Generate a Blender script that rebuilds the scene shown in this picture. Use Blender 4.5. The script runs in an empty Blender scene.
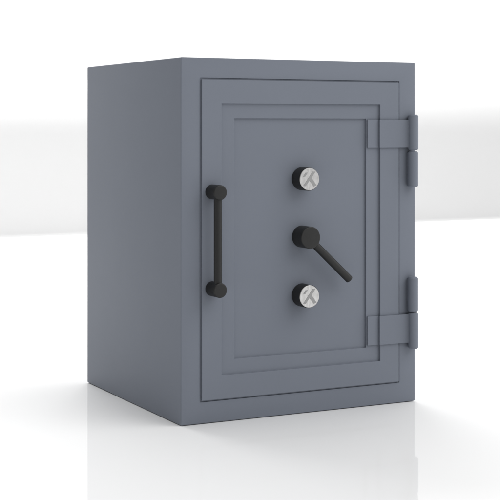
import bpy, bmesh, math
from mathutils import Vector, Matrix

scene = bpy.context.scene
col = scene.collection
MM = 0.001
W, DP, H = 531.6 * MM, 506 * MM, 700 * MM      # the safe: width, depth, height

# ---------------------------------------------------------------- materials
def mat(name, color, rough, metallic=0.0, spec=0.5, noise=0.0, nscale=40, bump=0.0, bscale=900, stretch=None):
    m = bpy.data.materials.new(name); m.use_nodes = True
    nt = m.node_tree; b = nt.nodes['Principled BSDF']
    b.inputs['Base Color'].default_value = (*color, 1)
    b.inputs['Roughness'].default_value = rough
    b.inputs['Metallic'].default_value = metallic
    b.inputs['Specular IOR Level'].default_value = spec
    tc = nt.nodes.new('ShaderNodeTexCoord')
    src = tc.outputs['Object']
    if stretch:
        mp = nt.nodes.new('ShaderNodeMapping'); mp.inputs['Scale'].default_value = stretch
        nt.links.new(src, mp.inputs['Vector']); src = mp.outputs['Vector']
    if noise:
        n = nt.nodes.new('ShaderNodeTexNoise'); n.inputs['Scale'].default_value = nscale
        n.inputs['Detail'].default_value = 4
        nt.links.new(src, n.inputs['Vector'])
        mr = nt.nodes.new('ShaderNodeMapRange')
        mr.inputs['To Min'].default_value = 1 - noise; mr.inputs['To Max'].default_value = 1 + noise
        nt.links.new(n.outputs['Fac'], mr.inputs['Value'])
        vm = nt.nodes.new('ShaderNodeVectorMath'); vm.operation = 'SCALE'
        vm.inputs[0].default_value = color
        nt.links.new(mr.outputs['Result'], vm.inputs['Scale'])
        nt.links.new(vm.outputs['Vector'], b.inputs['Base Color'])
    if bump:
        n2 = nt.nodes.new('ShaderNodeTexNoise'); n2.inputs['Scale'].default_value = bscale
        n2.inputs['Detail'].default_value = 2
        nt.links.new(src, n2.inputs['Vector'])
        bp = nt.nodes.new('ShaderNodeBump'); bp.inputs['Strength'].default_value = bump
        bp.inputs['Distance'].default_value = 0.0004
        nt.links.new(n2.outputs['Fac'], bp.inputs['Height'])
        nt.links.new(bp.outputs['Normal'], b.inputs['Normal'])
    return m

PAINT = mat('blue_grey_paint', (0.18, 0.198, 0.235), 0.5, spec=0.12, noise=0.03, nscale=6, bump=0.05, bscale=500)
BLACK = mat('black_satin_metal', (0.015, 0.015, 0.0148), 0.45, spec=0.36, noise=0.08, nscale=60, bump=0.04, bscale=1200)
SILVER = mat('brushed_silver', (0.57, 0.565, 0.56), 0.3, metallic=0.9, noise=0.34, nscale=260, bump=0.25,
             bscale=700, stretch=(1, 1, 0.35))
ENGRAVE = mat('engraved_silver', (0.31, 0.31, 0.31), 0.5, metallic=0.5, noise=0.1, nscale=300)

# ---------------------------------------------------------------- helpers
def finish(name, bm, m, parent=None, loc=(0, 0, 0), smooth=True, ang=32):
    bmesh.ops.recalc_face_normals(bm, faces=bm.faces)
    me = bpy.data.meshes.new(name); bm.to_mesh(me); bm.free()
    me.materials.append(m)
    o = bpy.data.objects.new(name, me); col.objects.link(o)
    if parent: o.parent = parent
    o.location = loc
    if smooth:
        me.polygons.foreach_set('use_smooth', [True] * len(me.polygons))
        me.set_sharp_from_angle(angle=math.radians(ang))
    return o

def bevel_mod(o, w, seg=3, ang=30):
    b = o.modifiers.new('bevel', 'BEVEL'); b.width = w * MM; b.segments = seg
    b.limit_method = 'ANGLE'; b.angle_limit = math.radians(ang); b.harden_normals = True
    return o

def rings(profile_rects, bm):
    """nested rectangles (x0,z0,x1,z1,y) joined into a stepped skin; the last one is capped"""
    loops = []
    for x0, z0, x1, z1, y in profile_rects:
        loops.append([bm.verts.new((x * MM, y * MM, z * MM)) for x, z in ((x0, z0), (x1, z0), (x1, z1), (x0, z1))])
    for a, b in zip(loops, loops[1:]):
        for i in range(4):
            j = (i + 1) % 4
            bm.faces.new((a[i], a[j], b[j], b[i]))
    return loops

def lathe_y(profile, seg=64):
    """profile of (radius, y) turned round the Y axis, closed at both ends"""
    bm = bmesh.new(); ls = []
    for r, y in profile:
        ls.append([bm.verts.new((r * MM * math.cos(2 * math.pi * k / seg), y * MM, r * MM * math.sin(2 * math.pi * k / seg)))
                   for k in range(seg)])
    for a, b in zip(ls, ls[1:]):
        for k in range(seg):
            j = (k + 1) % seg
            bm.faces.new((a[k], a[j], b[j], b[k]))
    bm.faces.new(ls[0]); bm.faces.new(ls[-1])
    return bm

def rod_profile(r, y0, y1, rad, n=5):
    """cylinder from y0 (base) to y1 (front, smaller y) with a rounded front rim"""
    pts = [(r, y0)]
    for i in range(n + 1):
        a = math.pi / 2 * i / n
        pts.append((r - rad + rad * math.cos(a), y1 + rad - rad * math.sin(a)))
    return pts

# ---------------------------------------------------------------- the safe
safe = bpy.data.objects.new('safe', None); col.objects.link(safe)
safe['label'] = 'blue-grey steel safe with a stepped door, black handles and two silver-faced dials'
safe['category'] = 'safe'

# body: outer shell with a rebate that holds the door
X0, X1, Z0, Z1 = 0, 531.6, 0, 700
DX0, DX1, DZ0, DZ1 = 42.5, 489.8, 44.0, 658.5
g = 3.0
bm = bmesh.new()
ls = rings([(X0, Z0, X1, Z1, 506), (X0, Z0, X1, Z1, 0),
            (DX0 - g, DZ0 - g, DX1 + g, DZ1 + g, 0), (DX0 - g, DZ0 - g, DX1 + g, DZ1 + g, 40)], bm)
bm.faces.new(ls[0]); bm.faces.new(ls[-1])
outer = [e for e in bm.edges if all(abs(v.co.y) < 1e-6 or abs(v.co.y - DP) < 1e-6 for v in e.verts)
         and all(min(abs(v.co.x), abs(v.co.x - W)) < 1e-6 for v in e.verts)]
bmesh.ops.bevel(bm, geom=outer, offset=2.0 * MM, segments=4, profile=0.5, affect='EDGES')
body = bevel_mod(finish('body', bm, PAINT, safe), 0.7, 2)

# door: raised 5 mm proud of the frame, two rebates stepping inward
FY = -3.0
S2, S3 = FY + 5.0, FY + 9.2         # depth of the first rebate and of the centre panel
bm = bmesh.new()
e = g - 0.08
ls = rings([(DX0 - e, DZ0 - e, DX1 + e, DZ1 + e, 38), (DX0 - e, DZ0 - e, DX1 + e, DZ1 + e, 2.0),
            (DX0, DZ0, DX1, DZ1, 2.0), (DX0, DZ0, DX1, DZ1, FY),
            (84.5, 89.5, 444.2, 612.8, FY), (84.5, 89.5, 444.2, 612.8, S2),
            (114.5, 118.5, 413.2, 584.0, S2), (114.5, 118.5, 413.2, 584.0, S3)], bm)
bm.faces.new(ls[0]); bm.faces.new(ls[-1])
door = bevel_mod(finish('door', bm, PAINT, safe), 0.7, 2)

# pull handle on the left stile
HX, HZ0, HZ1 = 64, 257.5, 443
bm = bmesh.new()
bmesh.ops.create_cone(bm, cap_ends=True, segments=48, radius1=7.9 * MM, radius2=7.9 * MM, depth=(HZ1 - HZ0) * MM)
pull = finish('pull_handle', bm, BLACK, safe, (HX * MM, -28.5 * MM, (HZ0 + HZ1) / 2 * MM))
for z in (HZ0, HZ1):
    finish('handle_post', lathe_y(rod_profile(14.2, FY, -40.5, 2.4)), BLACK, pull,
           (0, 28.5 * MM, (z - (HZ0 + HZ1) / 2) * MM))

# combination dials
KX = 265.6
def dial(z, tilt):
    k = finish('combination_dial', lathe_y([(21.6, S3), (22.9, S3 - 1.2), (22.9, S3 - 27.5)] +
               rod_profile(22.9, S3 - 27.5, S3 - 31.0, 1.2, 3)[1:], 72), BLACK, safe, (KX * MM, 0, z * MM))
    fy = S3 - 31.0
    f = finish('dial_face', lathe_y([(22.0, fy), (22.0, fy - 0.8), (21.3, fy - 1.5)], 72), SILVER, k)
    # slanted emblem cut into the face: long stroke, two arms, short detached stroke
    y = fy - 1.5 - 0.45
    bm = bmesh.new()
    shapes = [
        [(-14.6, -13.2), (-9.0, -13.8), (-0.6, -3.4), (13.6, 15.0), (6.6, 15.0)],            # long rising stroke
        [(-3.2, 0.6), (1.8, 6.2), (15.6, -12.2), (9.4, -14.8)],                # falling leg
        [(-14.6, 5.2), (-10.0, 5.2), (-4.0, 13.2), (-9.0, 13.2)],               # detached short stroke
    ]
    yy = y
    for sh in shapes:
        vs = [bm.verts.new((a * MM, yy * MM, b * MM)) for a, b in sh]
        fc = bm.faces.new(vs)
        ex = bmesh.ops.extrude_face_region(bm, geom=[fc])
        for v in ex['geom']:
            if isinstance(v, bmesh.types.BMVert): v.co.y += 0.9 * MM
        yy -= 0.02
    bevel_mod(finish('emblem', bm, ENGRAVE, k, smooth=False), 0.3, 2)
    k.rotation_euler = (0, tilt, 0)
    return k
dial(464.5, 0.0)
dial(233.5, 0.0)

# lever handle
LZ = 349.5
arm_vec = Vector((95.0, -3.0, -88.0))
L = arm_vec.length
bm = bmesh.new()
seg = 40
prof = [(7.8, 0)] + [(8.0 - 2 + 2 * math.cos(a), L - 2 + 2 * math.sin(a)) for a in [math.pi / 2 * i / 4 for i in range(5)]]
lsr = [[bm.verts.new((r * MM * math.cos(2 * math.pi * k / seg), r * MM * math.sin(2 * math.pi * k / seg), t * MM))
        for k in range(seg)] for r, t in prof]
for a, b in zip(lsr, lsr[1:]):
    for k in range(seg):
        bm.faces.new((a[k], a[(k + 1) % seg], b[(k + 1) % seg], b[k]))
bm.faces.new(lsr[0]); bm.faces.new(lsr[-1])
rot = arm_vec.to_track_quat('Z', 'Y').to_matrix().to_4x4()
bmesh.ops.transform(bm, matrix=rot, verts=bm.verts)
LY = -18
lever = finish('lever_handle', bm, BLACK, safe, (KX * MM, LY * MM, LZ * MM))
finish('lever_hub', lathe_y(rod_profile(21.8, S3, S3 - 37.5, 2.2), 72), BLACK, lever, (0, -LY * MM, 0))

# hinges: bent strap on the door, two knuckles on the pin line
def prism(profile, z0, z1):
    bm = bmesh.new()
    a = [bm.verts.new((x * MM, y * MM, z0 * MM)) for x, y in profile]
    b = [bm.verts.new((x * MM, y * MM, z1 * MM)) for x, y in profile]
    n = len(profile)
    for i in range(n):
        bm.faces.new((a[i], a[(i + 1) % n], b[(i + 1) % n], b[i]))
    bm.faces.new(a); bm.faces.new(b)
    return bm

PX, PY, PR = 518.5, -11.5, 10.6
def knuckle(z0, z1, parent, dx=0.0):
    c = 2.6
    bm = bmesh.new(); s = 40; rr = [(PR - c, z0), (PR, z0 + c), (PR, z1 - c), (PR - c, z1)]
    lp = [[bm.verts.new((r * MM * math.cos(2 * math.pi * k / s), r * MM * math.sin(2 * math.pi * k / s), z * MM))
           for k in range(s)] for r, z in rr]
    for a, b in zip(lp, lp[1:]):
        for k in range(s):
            bm.faces.new((a[k], a[(k + 1) % s], b[(k + 1) % s], b[k]))
    bm.faces.new(lp[0]); bm.faces.new(lp[-1])
    return finish('hinge_knuckle', bm, PAINT, parent, ((PX + dx) * MM, PY * MM, 0), ang=40)

def hinge(sz0, sz1, k_strap, k_frame):
    t = 3.6
    prof = [(415.2, S2 - 0.02), (415.2, S2 - t), (441.2, S2 - t), (441.2, FY - t), (502, FY - t)]
    for i in range(1, 6):                       # rolled up into the knuckle
        a = math.pi / 2 * i / 6
        prof.append((502 + 7.5 * math.sin(a), FY - t - 9 + 9 * math.cos(a)))
    prof += [(516, PY - PR + 3.5), (516, FY - 0.02), (443.6, FY - 0.02), (443.6, S2 - 0.02)]
    s = finish('hinge', prism(prof, sz0, sz1), PAINT, safe, ang=35)
    knuckle(*k_strap, s, 0.6)
    knuckle(*k_frame, s)
    # leaf that carries the fixed knuckle on the frame
    zf0, zf1 = k_frame
    bm = prism([(512, -0.02), (512, -6), (524, -6), (524, -0.02)], zf0 + 3, zf1 - 3)
    finish('hinge_leaf', bm, PAINT, s)
hinge(524.8, 582.3, (519.2, 592.5), (443.5, 517.0))
hinge(123.0, 181.5, (111.0, 184.8), (187.2, 258.5))

# ---------------------------------------------------------------- setting
def structure(o, kind='structure'):
    o['kind'] = kind; return o

CAM_YAW = math.radians(27.13)
Fv = Vector((math.sin(CAM_YAW), math.cos(CAM_YAW), 0)); Rv = Vector((math.cos(CAM_YAW), -math.sin(CAM_YAW), 0))
CP = Vector((-1.08258, -2.4, 0.56721))

# glossy white studio floor
FZ = 0.0012
m = bpy.data.materials.new('glossy_white_floor'); m.use_nodes = True
nt = m.node_tree; nt.nodes.remove(nt.nodes['Principled BSDF'])
df = nt.nodes.new('ShaderNodeBsdfDiffuse'); df.inputs['Color'].default_value = (0.845, 0.845, 0.845, 1)
gl = nt.nodes.new('ShaderNodeBsdfGlossy'); gl.inputs['Roughness'].default_value = 0.03
gl.inputs['Color'].default_value = (1, 1, 1, 1)
mx = nt.nodes.new('ShaderNodeMixShader'); mx.inputs['Fac'].default_value = 0.13
nt.links.new(df.outputs[0], mx.inputs[1]); nt.links.new(gl.outputs[0], mx.inputs[2])
nt.links.new(mx.outputs[0], nt.nodes['Material Output'].inputs['Surface'])
bm = bmesh.new()
bm.faces.new([bm.verts.new(v) for v in ((-30, -30, -FZ), (30, -30, -FZ), (30, 30, -FZ), (-30, 30, -FZ))])
structure(finish('floor', bm, m, smooth=False))

# low white backdrop added far behind for a grey band, top rounded to fade
WHITE = mat('matt_white_backdrop', (0.78, 0.78, 0.78), 0.9, spec=0.1, noise=0.01, nscale=1.5)
A = CP + Fv * 7.14 + Rv * (-250 / 1386 * 7.14); B = CP + Fv * 8.63 + Rv * (250 / 1386 * 8.63)
A.z = B.z = 0
dr = (B - A).normalized(); nr = Vector((-dr.y, dr.x, 0))       # away from the camera
if nr.dot(Fv) < 0: nr = -nr
A2, B2 = A - dr * 8, B + dr * 8
prof = [(-0.014, -0.004), (-0.009, 0.001), (-0.004, 0.005), (-0.001, 0.009), (0.0, 0.015), (0.0, 0.53)]
RR = 0.30
for i in range(1, 13):
    a = math.pi / 2 * i / 12
    prof.append((RR - RR * math.cos(a), 0.53 + RR * math.sin(a)))
prof += [(1.2, 0.53 + RR), (1.2, 0.0)]
bm = bmesh.new()
va = [bm.verts.new(A2 + nr * d + Vector((0, 0, z))) for d, z in prof]
vb = [bm.verts.new(B2 + nr * d + Vector((0, 0, z))) for d, z in prof]
for i in range(len(prof) - 1):
    bm.faces.new((va[i], va[i + 1], vb[i + 1], vb[i]))
bm.faces.new(va); bm.faces.new(vb)
structure(finish('backdrop', bm, WHITE, ang=60))

# ---------------------------------------------------------------- light
w = bpy.data.worlds.new('World'); scene.world = w; w.use_nodes = True
nt = w.node_tree; bg = nt.nodes['Background']
# studio surround: bright on the far side of the object, dim behind the photographer
G_DIR = Vector((0.88, 0.47, 0.0)).normalized()
tc = nt.nodes.new('ShaderNodeTexCoord')
dp = nt.nodes.new('ShaderNodeVectorMath'); dp.operation = 'DOT_PRODUCT'
dp.inputs[1].default_value = G_DIR
nt.links.new(tc.outputs['Generated'], dp.inputs[0])
mr = nt.nodes.new('ShaderNodeMapRange')                 # dot product -1..1 -> 0..1
mr.inputs['From Min'].default_value = -1
nt.links.new(dp.outputs['Value'], mr.inputs['Value'])
cr = nt.nodes.new('ShaderNodeValToRGB'); cr.color_ramp.interpolation = 'EASE'
stops = [(0.06, 0.16), (0.25, 0.66), (0.46, 0.70), (0.84, 1.22)]
el = cr.color_ramp.elements
el[0].position, el[1].position = stops[0][0], stops[-1][0]
for p, v in stops[1:-1]: el.new(p)
for e, (p, v) in zip(sorted(el, key=lambda q: q.position), stops): e.color = (v / 2, v / 2, v / 2, 1)
nt.links.new(mr.outputs['Result'], cr.inputs['Fac'])
ml = nt.nodes.new('ShaderNodeMath'); ml.operation = 'MULTIPLY'; ml.inputs[1].default_value = 2
nt.links.new(cr.outputs['Color'], ml.inputs[0])
nt.links.new(ml.outputs[0], bg.inputs['Strength'])
bg.inputs['Color'].default_value = (1, 1, 1, 1)

def area(name, loc, target, size, sizey, power):
    l = bpy.data.lights.new(name, 'AREA'); l.shape = 'RECTANGLE'; l.size = size; l.size_y = sizey; l.energy = power
    o = bpy.data.objects.new(name, l); col.objects.link(o); o.location = loc
    o.rotation_euler = (Vector(target) - Vector(loc)).to_track_quat('-Z', 'Y').to_euler()
    return o
area('softbox_overhead', (0.7, 4.8, 4.4), (0.5, 0.3, 0), 5, 2.5, 220)
MID = (A + B) / 2
lb = area('backdrop_fill', (MID.x - nr.x * 0.3, MID.y - nr.y * 0.3, 3.6), (MID.x, MID.y, 0.6), 14, 1.0, 100)  # added fill light, whitens the rounded top of the backdrop
lz = (lb.location - Vector((MID.x, MID.y, 0.6))).normalized(); lx = dr.copy(); ly = lz.cross(lx)   # long side along the wall
lb.rotation_euler = Matrix((lx, ly, lz)).transposed().to_euler()
area('softbox_front', (2.2, -2.6, 3.7), (0.3, -0.2, 0.2), 4.2, 3.6, 92)

# ---------------------------------------------------------------- camera
cd = bpy.data.cameras.new('camera'); cam = bpy.data.objects.new('camera', cd); col.objects.link(cam)
cam.location = CP; cam.rotation_euler = (math.pi / 2, 0, -CAM_YAW)
cd.sensor_width = 36; cd.lens = 36 * 1386 / 500
cd.shift_y = -(250 - 127) / 500
cd.clip_start = 0.05; cd.clip_end = 200
scene.camera = cam

scene.render.engine = 'CYCLES'
scene.view_settings.view_transform = 'Standard'
scene.view_settings.look = 'None'
scene.view_settings.exposure = 0; scene.view_settings.gamma = 1
scene.cycles.max_bounces = 8
